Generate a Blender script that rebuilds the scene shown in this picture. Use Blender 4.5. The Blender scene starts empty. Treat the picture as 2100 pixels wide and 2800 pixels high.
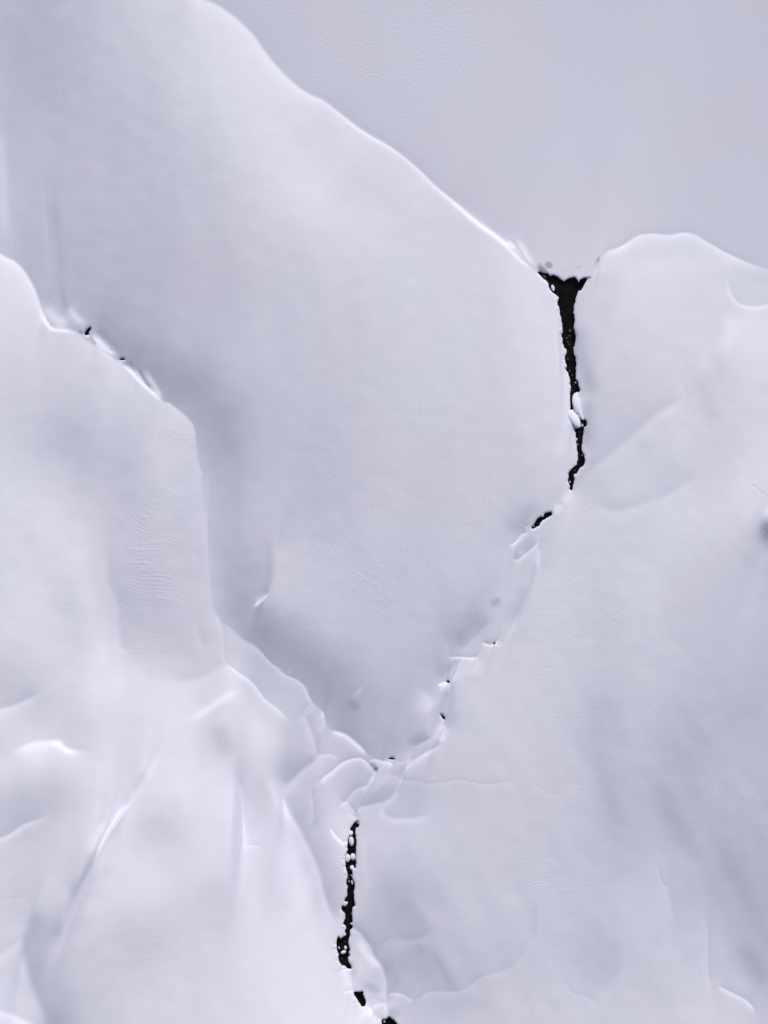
import bpy, bmesh, math, random
import numpy as np

# ------------------------------------------------------------------ camera, light, exposure
S = 0.05                      # metres per photo pixel (photo is 2100 x 2800)
SUN_EL, SUN_AZ = 38.0, 76.0   # azimuth measured from +x (photo right) towards +y (photo up)
SUN_STRENGTH, SKY_STRENGTH = 2.6, 0.06
SH_A, SH_B = 0.078, 0.83       # measured: linear brightness of snow = A + B * (normal . sun)
scene = bpy.context.scene
col = scene.collection

cam_d = bpy.data.cameras.new("camera")
cam = bpy.data.objects.new("camera", cam_d)
col.objects.link(cam)
cam_d.sensor_fit = 'VERTICAL'; cam_d.sensor_height = 36.0; cam_d.lens = 135.0
CAM_H = 70.0 / (18.0 / 135.0)
cam.location = (0, 0, CAM_H)
cam_d.clip_end = 5000
scene.camera = cam

world = bpy.data.worlds.new("World"); scene.world = world; world.use_nodes = True
nt = world.node_tree; nt.nodes.clear()
wo = nt.nodes.new('ShaderNodeOutputWorld'); bg = nt.nodes.new('ShaderNodeBackground')
sky = nt.nodes.new('ShaderNodeTexSky'); sky.sky_type = 'NISHITA'; sky.sun_disc = False
sky.sun_elevation = math.radians(SUN_EL); sky.sun_rotation = math.radians(90 - SUN_AZ)
sky.air_density = 1.0; sky.dust_density = 2.5; sky.ozone_density = 1.0
bg.inputs['Strength'].default_value = SKY_STRENGTH
nt.links.new(sky.outputs[0], bg.inputs[0]); nt.links.new(bg.outputs[0], wo.inputs[0])

sd = bpy.data.lights.new("sun", 'SUN'); sd.energy = SUN_STRENGTH; sd.angle = math.radians(4.0)
sd.color = (0.985, 0.97, 0.965)
sun = bpy.data.objects.new("sun", sd); col.objects.link(sun)
sun.rotation_euler = (0, math.radians(90 - SUN_EL), math.radians(SUN_AZ))
sun.location = (40, 40, 60)
scene.view_settings.view_transform = 'Standard'; scene.view_settings.look = 'None'
scene.view_settings.exposure = 0.0; scene.view_settings.gamma = 1.0

rng = np.random.default_rng(7)
random.seed(5)

# ------------------------------------------------------------------ survey frames -> photo pixels
FR = {'F': (0, 0, 0.79), 'Z1': (1380, 620, 4.608), 'Z2': (1400, 1050, 5.8214), 'Z3': (860, 2200, 6.9125),
      'Z4': (860, 2480, 6.9125), 'Z5': (0, 640, 3.45625), 'Z6': (1160, 1360, 4.1475),
      'Z7': (760, 1780, 3.45625), 'Z8': (1860, 1200, 6.9125)}
for i in range(3):
    for j in range(3):
        FR['T%d%d' % (i, j)] = (700 * i, (0, 933, 1866)[j], 2.3693)
def P(fr, pts):
    ox, oy, s = FR[fr]
    return [(ox + x / s, oy + y / s) for x, y in pts]
def num(s):
    v = [float(q) for q in s.replace(';', ' ').replace(',', ' ').split()]
    return list(zip(v[0::2], v[1::2]))
def PP(spec):
    """'T10: x,y x,y | Z1: x,y ...' -> photo pixels"""
    out = []
    for part in spec.split('|'):
        fr, pts = part.split(':')
        out += P(fr.strip(), num(pts))
    return out
def smooth(pts, n=6):
    p = [pts[0]] + list(pts) + [pts[-1]]
    out = []
    for i in range(1, len(p) - 2):
        a, b, c, d = map(np.array, (p[i - 1], p[i], p[i + 1], p[i + 2]))
        for k in range(n):
            t = k / n
            out.append(0.5 * ((2 * b) + (-a + c) * t + (2 * a - 5 * b + 4 * c - d) * t * t + (-a + 3 * b - 3 * c + d) * t ** 3))
    out.append(np.array(p[-1]))
    return np.array(out)

# ------------------------------------------------------------------ raster of the survey area
STEP = 2.0; MX = 80
xs = np.arange(-MX, 2100 + MX + 1, STEP); ys = np.arange(-MX, 2800 + MX + 1, STEP)
NX, NY = len(xs), len(ys)
X, Y = np.meshgrid(xs, ys)
PADN = 200
def pad(a, mode='reflect'): return np.pad(a, PADN, mode=mode)
def unpad(a): return a[PADN:-PADN, PADN:-PADN]
FY = np.fft.fftfreq(NY + 2 * PADN)[:, None]; FX = np.fft.rfftfreq(NX + 2 * PADN)[None, :]
SHP = (NY + 2 * PADN, NX + 2 * PADN)
def blur(a, px):
    s = px / STEP
    return unpad(np.fft.irfft2(np.fft.rfft2(pad(a)) * np.exp(-2 * (math.pi * s) ** 2 * (FX ** 2 + FY ** 2)), s=SHP))
def band_noise(wl, bw, ang=None, aniso=0.0):
    """band-passed noise, wl in px; ang = direction of the streaks (deg, image axes)"""
    w = np.fft.rfft2(rng.standard_normal(SHP))
    f = np.sqrt(FX ** 2 + FY ** 2) + 1e-9
    f0 = STEP / wl
    g = np.exp(-(np.log(f / f0) / bw) ** 2)
    if ang is not None:
        a = math.radians(ang)
        along = (FX * math.cos(a) + FY * math.sin(a)) / f
        g = g * np.exp(-(along / aniso) ** 2)
    n = unpad(np.fft.irfft2(w * g, s=SHP))
    return n / n.std()
def low_noise(px):
    n = blur(rng.standard_normal((NY, NX)), px); return n / n.std()
def inside(poly, X, Y):
    r = np.zeros(X.shape, bool); n = len(poly)
    for i in range(n):
        x0, y0 = poly[i]; x1, y1 = poly[(i + 1) % n]
        if y0 == y1: continue
        c = ((y0 > Y) != (y1 > Y)) & (X < (x1 - x0) * (Y - y0) / (y1 - y0) + x0)
        r ^= c
    return r
def sdist(pts, reach):
    """signed distance (right of travel positive in image axes) and arc parameter near a polyline"""
    p = np.asarray(pts)
    x0, y0 = p.min(0) - reach; x1, y1 = p.max(0) + reach
    i0 = max(0, int((x0 + MX) / STEP)); i1 = min(NX, int((x1 + MX) / STEP) + 2)
    j0 = max(0, int((y0 + MX) / STEP)); j1 = min(NY, int((y1 + MX) / STEP) + 2)
    if i1 <= i0 or j1 <= j0: return None
    sx = X[j0:j1, i0:i1].astype(np.float32); sy = Y[j0:j1, i0:i1].astype(np.float32)
    best = np.full(sx.shape, 1e9, np.float32); sg = np.ones_like(best); tt = np.zeros_like(best)
    seg = np.hypot(*(p[1:] - p[:-1]).T); cum = np.concatenate([[0], np.cumsum(seg)]); tot = cum[-1]
    for k in range(len(p) - 1):
        ax, ay = p[k]; dx, dy = p[k + 1] - p[k]; L2 = dx * dx + dy * dy
        if L2 < 1e-9: continue
        # restrict to a window round the segment
        a0 = max(0, int((min(ax, ax + dx) - reach + MX) / STEP) - i0); a1 = min(sx.shape[1], int((max(ax, ax + dx) + reach + MX) / STEP) + 2 - i0)
        b0 = max(0, int((min(ay, ay + dy) - reach + MX) / STEP) - j0); b1 = min(sx.shape[0], int((max(ay, ay + dy) + reach + MX) / STEP) + 2 - j0)
        if a1 <= a0 or b1 <= b0: continue
        wx = sx[b0:b1, a0:a1]; wy = sy[b0:b1, a0:a1]
        t = np.clip(((wx - ax) * dx + (wy - ay) * dy) / L2, 0, 1)
        ex = wx - ax - t * dx; ey = wy - ay - t * dy
        d = np.hypot(ex, ey)
        m = d < best[b0:b1, a0:a1]
        s = np.sign(-dy * ex + dx * ey); s[s == 0] = 1
        best[b0:b1, a0:a1][m] = d[m]; sg[b0:b1, a0:a1][m] = s[m]; tt[b0:b1, a0:a1][m] = ((cum[k] + t * seg[k]) / tot)[m]
    return (slice(j0, j1), slice(i0, i1)), best, sg, tt

# ------------------------------------------------------------------ slope facing the sun, surveyed area by area
# (each row "y: x value, ..." in F units; values are how strongly the surface turns towards the sun, 0..255 tone)
def rows(txt):
    out = []
    for ln in txt.strip().splitlines():
        y, r = ln.split(':'); y = float(y)
        v = [float(q) for q in r.replace(',', ' ').split()]
        out += [(x, y, t) for x, t in zip(v[0::2], v[1::2])]
    return np.array(out)
LAKE = rows("""
-50: 400 202, 900 202, 1300 200, 1700 197
100: 600 199, 900 204, 1200 203, 1450 200, 1700 197
300: 750 198, 950 203, 1200 206, 1450 202, 1700 198
450: 950 198, 1100 206, 1250 208, 1450 204, 1700 199
560: 1170 210, 1240 213, 1300 210, 1500 203, 1700 200
""")
MID = rows("""
-40: -50 193, 100 190, 200 200, 300 214, 400 224, 600 228, 1200 228
100: -50 190, 0 190, 60 186, 150 190, 200 197, 300 209, 400 221, 500 231, 560 232
200: -50 194, 0 193, 100 187, 200 195, 300 203, 400 217, 500 228, 600 229
300: -50 196, 0 195, 100 193, 200 194, 300 199, 400 208, 500 220, 600 229, 680 220, 740 228, 900 228
400: -50 200, 0 198, 100 192, 200 196, 300 198, 400 202, 500 211, 600 224, 700 229, 770 219, 850 222, 950 228
470: 700 226, 800 224, 900 218, 1000 222
500: -50 208, 0 204, 60 192, 100 190, 200 192, 300 195, 400 199, 500 205, 600 213, 700 221, 800 225, 900 219, 1000 220, 1090 230
600: 60 188, 100 188, 200 190, 300 192, 400 195, 500 198, 600 204, 700 211, 800 217, 900 218, 1000 219, 1100 225, 1160 230, 1250 226
700: 100 192, 150 190, 200 178, 300 186, 400 194, 500 198, 600 202, 700 206, 800 212, 900 215, 1000 217, 1100 221, 1190 229, 1250 226
740: 215 176, 250 170, 300 176, 360 186
780: 290 166, 340 170, 400 180
820: 330 166, 370 163, 417 166, 460 182, 500 190, 600 199, 700 203, 800 207, 900 211, 1000 214, 1100 217, 1200 226
900: 400 184, 430 176, 467 166, 500 172, 550 190, 600 196, 700 200, 800 205, 900 209, 1000 211, 1100 214, 1200 221
970: 440 186, 460 178, 493 169, 530 184, 600 195, 700 198, 800 203, 900 207, 1000 208, 1100 211, 1200 217
1070: 455 196, 475 186, 497 179, 540 193, 600 199, 700 196, 800 202, 900 205, 1000 208, 1100 208, 1150 203, 1200 205
1150: 455 196, 480 184, 510 186, 560 195, 600 200, 700 199, 800 203, 900 204, 1000 207, 1060 203, 1110 200
1204: 460 195, 480 180, 510 180, 560 190, 610 205, 700 204, 800 200, 900 204, 1000 205, 1080 206
1304: 470 194, 485 176, 520 172, 560 178, 610 199, 700 204, 800 199, 900 202, 1000 198, 1060 198, 1100 206
1370: 500 186, 530 168, 570 162, 620 172, 660 184, 700 196, 800 199, 900 201, 980 192, 1040 202
1430: 600 172, 640 162, 680 166, 740 180, 800 197, 870 198, 940 192
1500: 660 180, 690 163, 730 164, 770 174, 800 188, 850 190, 900 194, 950 202
1570: 730 178, 760 172, 800 184, 850 187, 900 190, 940 208
1630: 790 184, 830 180, 870 184, 920 190
""")
LEFT = rows("""
600: -50 228, 20 228
700: -50 225, 0 225, 90 222
800: -50 217, 0 217, 100 214, 200 219, 290 228
900: -50 213, 0 213, 100 206, 200 208, 300 214, 380 218
940: 140 194, 230 206, 420 214
1000: -50 217, 0 217, 90 210, 130 206, 200 200, 280 202, 350 213, 430 212
1100: -50 220, 0 220, 100 223, 180 216, 240 208, 290 198, 340 205, 430 209
1200: -50 218, 0 218, 100 223, 200 222, 260 204, 310 199, 380 205, 440 208
1300: -50 220, 0 220, 100 225, 150 214, 200 225, 250 202, 310 196, 380 204, 450 209
1400: -50 215, 0 216, 100 224, 170 221, 220 230, 270 212, 310 210, 380 206, 480 208
1440: 560 203, 600 204, 640 206
1480: -50 206, 0 206, 60 210, 150 225, 250 231, 330 228, 400 222, 450 212, 500 226, 560 206, 620 204
1540: -50 228, 0 228, 80 214, 200 222, 300 226, 400 230, 480 218, 540 230, 600 212, 650 204, 700 204
1600: -50 214, 0 216, 60 232, 120 232, 180 216, 250 226, 330 228, 400 228, 470 214, 540 231, 600 222, 650 200, 720 205, 770 202
1660: -50 226, 0 228, 100 226, 200 226, 300 224, 360 232, 430 226, 500 224, 560 218, 620 196, 690 206, 740 206, 790 200, 850 214
1720: -50 206, 0 208, 70 203, 140 206, 220 224, 300 229, 400 230, 470 228, 520 236, 560 206, 600 222, 650 198, 700 212, 760 202
1780: -50 206, 0 205, 60 206, 130 214, 200 222, 280 226, 340 208, 400 220, 480 228, 520 238, 560 216, 600 226, 660 194, 710 220
1850: -50 216, 0 217, 80 216, 140 212, 200 216, 280 228, 350 222, 430 222, 520 232, 580 220, 630 232, 680 196, 720 218
1930: -50 213, 0 213, 70 212, 110 210, 140 218, 200 222, 280 224, 360 222, 440 212, 520 226, 600 224, 660 230, 705 200, 735 214
2010: -50 213, 0 214, 60 218, 90 206, 120 204, 190 214, 280 206, 360 208, 440 218, 520 226, 620 232, 700 226
2090: -50 222, 0 222, 55 214, 80 200, 120 194, 180 208, 260 208, 350 214, 450 222, 560 230, 700 233
2200: -50 224, 0 232, 60 226, 90 206, 125 184, 170 198, 240 210, 350 218, 480 224, 600 232, 700 238, 780 238
""")
RIGHT = rows("""
540: 1290 222, 1340 228, 1400 232, 1500 232, 1580 226, 1700 214
610: 1290 212, 1340 222, 1400 227, 1500 223, 1570 219, 1620 215, 1700 213
700: 1260 206, 1300 213, 1400 222, 1500 222, 1560 222, 1620 232, 1700 228
800: 1262 204, 1300 208, 1400 216, 1500 218, 1560 216, 1620 225, 1700 224
880: 1275 200, 1320 206, 1400 211, 1470 214, 1520 214, 1600 218, 1700 218
960: 1275 202, 1320 206, 1390 206, 1450 216, 1520 210, 1600 218, 1700 228
1030: 1270 200, 1320 211, 1400 213, 1460 205, 1520 212, 1600 224, 1700 224
1100: 1200 214, 1260 212, 1330 211, 1400 212, 1480 218, 1560 220, 1620 222, 1700 214
1180: 1140 206, 1200 205, 1260 212, 1330 211, 1420 212, 1500 213, 1600 206, 1640 196, 1700 180
1260: 1100 206, 1160 208, 1230 211, 1300 209, 1370 213, 1450 208, 1560 204, 1650 198, 1700 196
1350: 1050 206, 1110 206, 1180 209, 1260 209, 1310 202, 1380 208, 1450 204, 1560 201, 1650 197, 1700 196
1440: 980 210, 1060 212, 1120 210, 1200 210, 1270 206, 1310 200, 1380 205, 1450 202, 1550 197, 1650 192, 1700 190
1530: 970 200, 1020 210, 1100 210, 1200 208, 1270 198, 1300 188, 1340 197, 1420 197, 1520 192, 1600 188, 1700 190
1620: 870 212, 960 210, 1040 207, 1120 209, 1200 207, 1270 196, 1320 190, 1360 198, 1420 191, 1500 187, 1570 191, 1700 190
1700: 820 196, 880 196, 960 202, 1040 204, 1120 206, 1200 206, 1270 198, 1320 187, 1380 193, 1450 188, 1540 191, 1700 189
1780: 790 210, 840 208, 920 209, 1010 205, 1100 206, 1190 205, 1270 198, 1330 190, 1390 193, 1460 187, 1550 187, 1700 187
1860: 790 206, 840 200, 900 203, 1000 204, 1100 205, 1200 202, 1280 198, 1350 195, 1430 199, 1500 191, 1580 182, 1700 186
1940: 785 203, 820 190, 880 180, 930 193, 1020 202, 1100 206, 1200 204, 1300 200, 1400 206, 1460 195, 1540 190, 1610 183, 1700 180
2010: 790 201, 840 186, 900 183, 950 192, 1020 200, 1100 203, 1200 203, 1300 196, 1360 206, 1450 204, 1530 198, 1600 188, 1700 184
2080: 830 196, 870 180, 920 178, 980 192, 1060 197, 1150 205, 1220 203, 1290 193, 1370 203, 1450 208, 1530 203, 1590 192, 1640 182, 1700 182
2140: 850 206, 890 190, 950 186, 1010 192, 1080 206, 1170 208, 1260 204, 1340 208, 1420 206, 1520 212, 1600 202, 1640 190, 1700 196
2230: 840 214, 900 200, 960 204, 1050 208, 1150 212, 1250 212, 1350 212, 1450 214, 1560 218, 1620 208, 1700 196
""")
def tps(sam):
    """thin-plate surface through the survey points, evaluated on the raster"""
    p = sam[:, :2] / 0.79; v = sam[:, 2]
    k = 20
    cx = xs[::k]; cy = ys[::k]
    cx = np.append(cx, cx[-1] + k * STEP); cy = np.append(cy, cy[-1] + k * STEP)
    def U(r2): return r2 * np.log(r2 + 1e-9)
    q = p / 1000.0; n = len(q)
    K = U(((q[:, None] - q[None]) ** 2).sum(2)) + np.eye(n) * 2e-4
    Pm = np.c_[np.ones(n), q]
    A = np.zeros((n + 3, n + 3)); A[:n, :n] = K; A[:n, n:] = Pm; A[n:, :n] = Pm.T
    w = np.linalg.solve(A, np.r_[v, 0, 0, 0])
    gx, gy = np.meshgrid(cx / 1000, cy / 1000)
    G = np.c_[gx.ravel(), gy.ravel()]
    val = U(((G[:, None] - q[None]) ** 2).sum(2)) @ w[:n] + w[n] + G @ w[n + 1:]
    val = np.clip(val.reshape(gx.shape), 150, 245)
    fx = (xs - cx[0]) / (k * STEP); fy = (ys - cy[0]) / (k * STEP)
    def cr(a, f, ax):
        i = np.clip(f.astype(int), 0, a.shape[ax] - 2); t = f - i
        g = lambda o: np.take(a, np.clip(i + o, 0, a.shape[ax] - 1), axis=ax)
        sh = [1, 1]; sh[ax] = -1; t = t.reshape(sh)
        a0, b, c, d = g(-1), g(0), g(1), g(2)
        return 0.5 * (2 * b + (c - a0) * t + (2 * a0 - 5 * b + 4 * c - d) * t * t + (3 * b - a0 - 3 * c + d) * t ** 3)
    return cr(cr(val, fy, 0), fx, 1)

rim = PP("F: 400,-80 420,-30 430,0 470,15 515,45 | T10: 0,250 30,300 100,390 190,490 250,545 340,610 440,655 540,730 640,810 740,875 830,925 900,970 990,1040 1070,1110 1150,1190 1230,1260 1330,1340 1430,1430 1540,1505 1658,1600 | Z1: 0,200 200,400 400,560")
shore = PP("Z1: 1100,620 1180,540 1210,430 1250,350 1330,290 1500,230 | T20: 610,1640 700,1600 760,1560 830,1520 920,1510 1030,1520 1100,1505 1170,1510 1240,1550 1340,1610 1420,1655 1530,1705 1658,1750 1900,1850")
lake_poly = rim + PP("Z1: 545,595 757,693 878,635 935,708 1030,645") + shore + [(2400, -200), (500, -200)]
crest = PP("Z5: -350,0 -150,80 0,180 60,220 130,245 200,310 260,390 300,460 340,540 370,630 400,730 430,800 480,880 540,905 650,910 720,925 780,960 860,1040 960,1110 1060,1165 1140,1210 1240,1290 1320,1380 1400,1460 1480,1530 1550,1585 | T01: 1100,400 1150,440 1210,490 1250,540 1268,600 1272,680 1280,770 1310,850 1305,940 1330,1140 1340,1250 1345,1450 1360,1600 1370,1720 1410,1790 1440,1830")
bench = PP("F: 500,1360 530,1388 553,1400 586,1436 620,1456 | Z7: 0,175 60,230 170,275 250,340 290,430 330,500 400,560 430,600 460,680 490,760 560,772 640,800 720,860 800,935 850,990 920,1030 1060,1048 1110,1045")
left_poly = crest + bench + PP("F: 850,1650 840,1690 800,1720 780,1760 765,1820 750,1950 735,2080 780,2160 830,2212 900,2300 -200,2300")
line_s = PP("F: 1225,600 1232,800 1240,900 1255,960 1240,1050 1190,1110 1110,1180 1080,1260 1020,1350 975,1420 955,1475 950,1550 930,1600 850,1645")
mid_clip = line_s[::1]
right_poly = line_s + PP("F: 840,1690 800,1720 780,1760 765,1820 750,1950 735,2080 780,2160 830,2212 900,2300 1800,2300 1800,560 1275,560")

fields = [tps(t) for t in (MID, LEFT, RIGHT, LAKE)]
mR = blur(inside(right_poly, X, Y).astype(float), 10)
mL = blur(inside(left_poly, X, Y).astype(float), 2.2)
mK = blur(inside(lake_poly, X, Y).astype(float), 3.0)
T = fields[0]
T = T * (1 - mR) + fields[2] * mR
T = T * (1 - mL) + fields[1] * mL
T = T * (1 - mK) + fields[3] * mK
T = np.where(T > 202, 199 + .76 * (T - 202), 199 + .92 * (T - 202))

T += mL * np.clip(T - 203, 0, None) * .2
T += 0.7 * band_noise(170, .6, 82, .5) * (1 - mK) * (1 - .5 * mR) + .9 * band_noise(110, .5, 62, .25) * mR * np.clip((Y - 1500) / 500, 0, 1)
T += .3 * band_noise(60, .5) * (1 - mK)
CK = 1.3
LOCAL = {'Z7': 1.4, 'T02': 1.25, 'Z3': 1.2, 'Z4': 1.2, 'Z6': 1.15}
# creases: travel along the points; right / left side = (tone, reach in px)
def crease(spec, left=(0, 1), right=(0, 1), t0=.15, t1=.15, wob=1.0):
    pts = smooth(PP(spec), 5)
    reach = 4.0 * max(left[1] if left[0] else 1, right[1] if right[0] else 1) + 4
    r = sdist(pts, reach)
    if r is None: return
    sl, d, s, t = r
    tp = np.clip(t / max(t0, 1e-3), 0, 1) * np.clip((1 - t) / max(t1, 1e-3), 0, 1)
    tp = tp * tp * (3 - 2 * tp)
    def prof(dd, w): return np.exp(-(dd / w) ** 1.25)
    ww = max(left[1] if left[0] else 0, right[1] if right[0] else 0)
    sm = np.clip(s * d / (2.4 + max(0, ww - 11) * .45) * .5 + .5, 0, 1); sm = sm * sm * (3 - 2 * sm)   # soft change-over across the crease
    T[sl] += CK * LOCAL.get(spec.split(':')[0], 1) * tp * (sm * right[0] * prof(d, right[1]) + (1 - sm) * left[0] * prof(d, left[1]))
def bandg(spec, amp, w, t0=.3, t1=.3):
    pts = smooth(PP(spec), 5)
    r = sdist(pts, 3.2 * w + 4)
    if r is None: return
    sl, d, s, t = r
    tp = np.clip(t / max(t0, 1e-3), 0, 1) * np.clip((1 - t) / max(t1, 1e-3), 0, 1)
    T[sl] += CK * LOCAL.get(spec.split(':')[0], 1) * tp * tp * (3 - 2 * tp) * amp * np.exp(-(d / w) ** 2)
def thin(spec, a=5, w=3.0): crease(spec, (-a, w), (a, w), .25, .25)

# lake rim
crease("F: 410,-40 430,0 470,15 515,45 | T10: 0,250 30,300 100,390 190,490 250,545 340,610 440,655 540,730 640,810 740,875", (-4, 22), (9, 30), .05, .4)
crease("T10: 100,390 190,490 250,545 340,610 440,655 540,730 640,810 740,875 830,925 900,970 990,1040 1070,1110 1150,1190 1230,1260 1330,1340 1430,1430 1540,1505 1658,1600 | Z1: 0,185 200,400 400,560", (-5, 18), (24, 7), .35, .05)
bandg("T10: 1150,1200 1250,1285 1350,1370 1450,1450 1550,1525 1658,1600 | Z1: 60,200 200,350 360,510", 17, 9, .4, .15)
thin("T10: 200,470 260,530 350,590 450,640 550,720 650,795 750,860 840,910 910,955 1000,1020 1080,1095 1160,1180", 5, 2.5)
thin("T10: 300,545 400,600 500,670 600,750 700,820 800,885 900,935 1000,1005 1100,1085 1180,1190 1280,1290 1400,1390 1500,1460", 5, 2.5)
crease("Z1: 0,95 130,170 200,280 320,460", (8, 7), (-18, 3.5), .3, .2)
bandg("Z1: 180,120 230,250 330,420 430,500", 17, 9)
bandg("Z2: 1120,560 1190,700 1170,900 1150,1060", -8, 7)
bandg("Z1: 890,1150 905,1400 890,1550 910,1700 905,1900", -10, 6)
bandg("Z1: 700,1200 715,1400 745,1550 745,1700 790,1900 810,2150", -9, 4)
crease("Z1: 1100,620 1180,540 1210,430 1250,350 1330,290 1500,230 1658,140", (-6, 8), (8, 12), .2, .3)
crease("T20: 610,1640 700,1600 760,1560 830,1520 920,1510 1030,1520 1100,1505 1170,1510 1240,1550 1340,1610 1420,1655 1530,1705 1700,1770", (-6, 14), (13, 14), .1, .2)
crease("T20: 1395,1780 1402,1860 1420,1920 1460,1965 1520,1990 1600,1990 1700,1960", (-5, 22), (22, 6), .3, .1)
bandg("Z8: 1680,1360 1640,1500 1610,1700 1640,1880 1760,2000", -34, 27, .5, .4)
crease("Z8: 1480,1330 1440,1480 1425,1700 1440,1850 1500,1980", (-14, 22), (-2, 10), .5, .5)
bandg("Z8: 1720,1240 1620,1310 1560,1430 1600,1560 1720,1450", 12, 9)
bandg("Z8: 1640,1580 1620,1750 1650,1950 1760,2050", -14, 20)
# left crest
crease("Z5: -150,80 0,180 60,220 130,245 200,310 260,390 300,460 340,540 370,630 400,730 430,800 480,880", (-6, 8), (12, 20), .1, .3)
bandg("Z5: 840,925 930,1010 1020,1090 1110,1160 1150,1190", 48, 12, .3, .35)
bandg("Z5: 780,900 840,980 930,1070 1050,1150", 20, 6)
bandg("Z5: 1120,1190 1240,1290 1330,1390 1430,1480 1550,1590", 40, 6, .3, .25)
bandg("Z5: 1345,1235 1400,1340 1470,1450 1550,1585", 36, 8, .4, .25)
bandg("Z5: 1250,1230 1290,1300 1350,1390", 24, 5)
bandg("Z5: 1305,1250 1350,1350 1420,1460", -44, 3.4, .3, .15)
bandg("Z5: 1200,1190 1250,1240 1300,1310", -18, 6)
bandg("Z5: 630,660 690,760 770,830 845,880", 26, 13)
bandg("Z5: 560,330 590,500 610,640 650,750 720,850", -12, 9, .5, .3)
bandg("Z5: 400,730 430,820 490,893 600,907 750,930", 22, 7, .2, .3)
bandg("Z5: 400,640 470,740 560,820 690,890", 24, 17)
bandg("Z5: 430,780 510,880", -16, 3); bandg("Z5: 745,912 800,945", -30, 3.5); bandg("Z5: 845,970 880,1010 915,1055", -42, 3.4)
bandg("Z5: 900,860 1000,980 1100,1090 1180,1170", -12, 12)
thin("Z5: 340,560 420,570 460,620 540,700 600,790 680,870", 7, 3); thin("Z5: 350,570 400,640 430,650", 7, 3)
crease("T01: 1060,385 1100,400 1150,440 1210,490 1250,540 1268,600 1272,680", (0, 1), (5, 9), .1, .3)
crease("T01: 1320,850 1345,840 1350,880 1355,1000 1345,1200 1345,1450", (-3, 8), (4, 9), .1, .3)
thin("T01: 1280,770 1310,850 1330,850 1400,830 1480,780 1570,730", 5, 3)
crease("T01: 1370,1720 1410,1790 1440,1880 1448,1990 1450,2090", (-4, 10), (6, 12), .2, .05)
bandg("F: -5,250 3,320 6,400 8,470 12,530", 11, 15)
bandg("F: 118,380 124,480 132,560 142,640", -7, 13)
bandg("F: 95,400 100,520 110,620", 4, 10)
# inner hollow
crease("T11: 115,1240 108,1400 100,1560 75,1640 0,1715", (9, 40), (-10, 25), .3, .2)
bandg("T11: -20,1735 0,1712 40,1675 80,1630", 38, 4)
# bench crests
crease("F: 520,1378 553,1398 586,1434 620,1454 | Z7: 0,172 60,230 170,275 250,340 290,430 330,505 400,560", (-4, 10), (17, 7), .1, .15)
crease("Z7: 410,570 430,600 440,640", (0, 5), (20, 5))
crease("Z7: 490,762 560,772 640,800 720,860 800,935 850,1000", (-8, 22), (30, 10), .15, .15)
crease("Z7: 425,600 435,680 430,740 395,800", (-5, 14), (12, 12))
crease("Z7: 240,590 270,660 310,760 350,870 362,960 350,1010", (-7, 20), (8, 18))
crease("Z7: 300,500 250,560 240,620", (6, 10), (-6, 10))
crease("F: 480,1425 490,1435 515,1455 535,1468 553,1487 573,1514 600,1534 633,1567", (-4, 10), (22, 12), .15, .2)
bandg("T02: 1200,270 1340,180 1440,110 1540,60 1600,60", 9, 12)
crease("T01: 1455,2088 1370,2150 1280,2190 1200,2200 1080,2190", (7, 40), (-6, 25), .05, .3)
# fan
crease("Z7: 70,1300 160,1200 260,1110 340,1050 365,970", (-12, 26), (9, 18), .1, .2)
crease("Z7: 360,1010 430,990 520,995 570,1035", (-3, 8), (11, 8))
crease("Z7: 380,1280 430,1205 520,1140 600,1070 680,1035 770,1020 830,1050 890,1110 945,1165", (-10, 12), (18, 12), .1, .1)
crease("Z7: 320,1700 335,1580 330,1450 315,1340 345,1280", (5, 14), (-12, 12))
crease("Z7: 585,1460 640,1430 680,1380 740,1315 830,1290 860,1240 900,1200 945,1165", (-9, 16), (12, 10), .1, .1)
crease("Z7: 830,1285 838,1330 830,1380", (-5, 8), (8, 6))
crease("Z7: 560,1490 600,1452 655,1440 690,1490 745,1560", (-5, 8), (8, 12))
crease("Z7: 720,1560 780,1490 840,1475 940,1448 1000,1440 1060,1400 1110,1330 1150,1290", (-14, 22), (9, 12), .1, .2)
crease("Z7: 960,1455 985,1490 1020,1560 1100,1590 1200,1582 1290,1575 1390,1555 1470,1510", (-7, 28), (12, 12), .15, .35)
crease("Z7: 945,1165 1100,1180 1160,1220 1250,1225 1370,1240 1450,1250 1560,1235 | T12: 1200,655 1270,630 1330,625 1430,645 1500,650 1590,640 1700,615", (-5, 8), (5, 9), .1, .1)
bandg("Z7: 905,1110 945,1140", -50, 5); bandg("Z7: 865,1060 900,1095 950,1150", -26, 6); bandg("Z7: 960,1100 945,1150", 14, 4)
crease("Z7: 850,1050 920,1032 980,1050 1060,1062 1105,1110", (-3, 6), (20, 8))
crease("Z7: 1205,1215 1208,1130 1240,1080 1290,1035 1335,995 1400,960 1500,900 1560,860", (-10, 12), (14, 10), .1, .2)
crease("Z7: 1100,1070 1180,1050 1260,1030 1290,1045", (-4, 8), (10, 7))
bandg("Z7: 690,430 700,500 790,560", -11, 13); bandg("Z7: 740,370 780,410", 8, 22)
crease("Z7: 1280,910 1380,862 1445,818", (-12, 12), (9, 8))
crease("Z7: 30,1350 60,1450 110,1550 190,1680 250,1800 300,1900 350,2000 400,2150 | Z3: 165,1660 200,1780 260,1950 330,2130 400,2290", (-17, 28), (13, 12), .06, .15)
crease("Z3: 315,470 340,530 400,610 480,690 535,745 600,720 660,680", (-5, 10), (24, 6), .05, .2)
crease("Z3: 640,180 700,220 760,260 805,300", (-8, 8), (7, 8))
bandg("Z3: 760,120 800,200 820,300", -14, 6)
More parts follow.
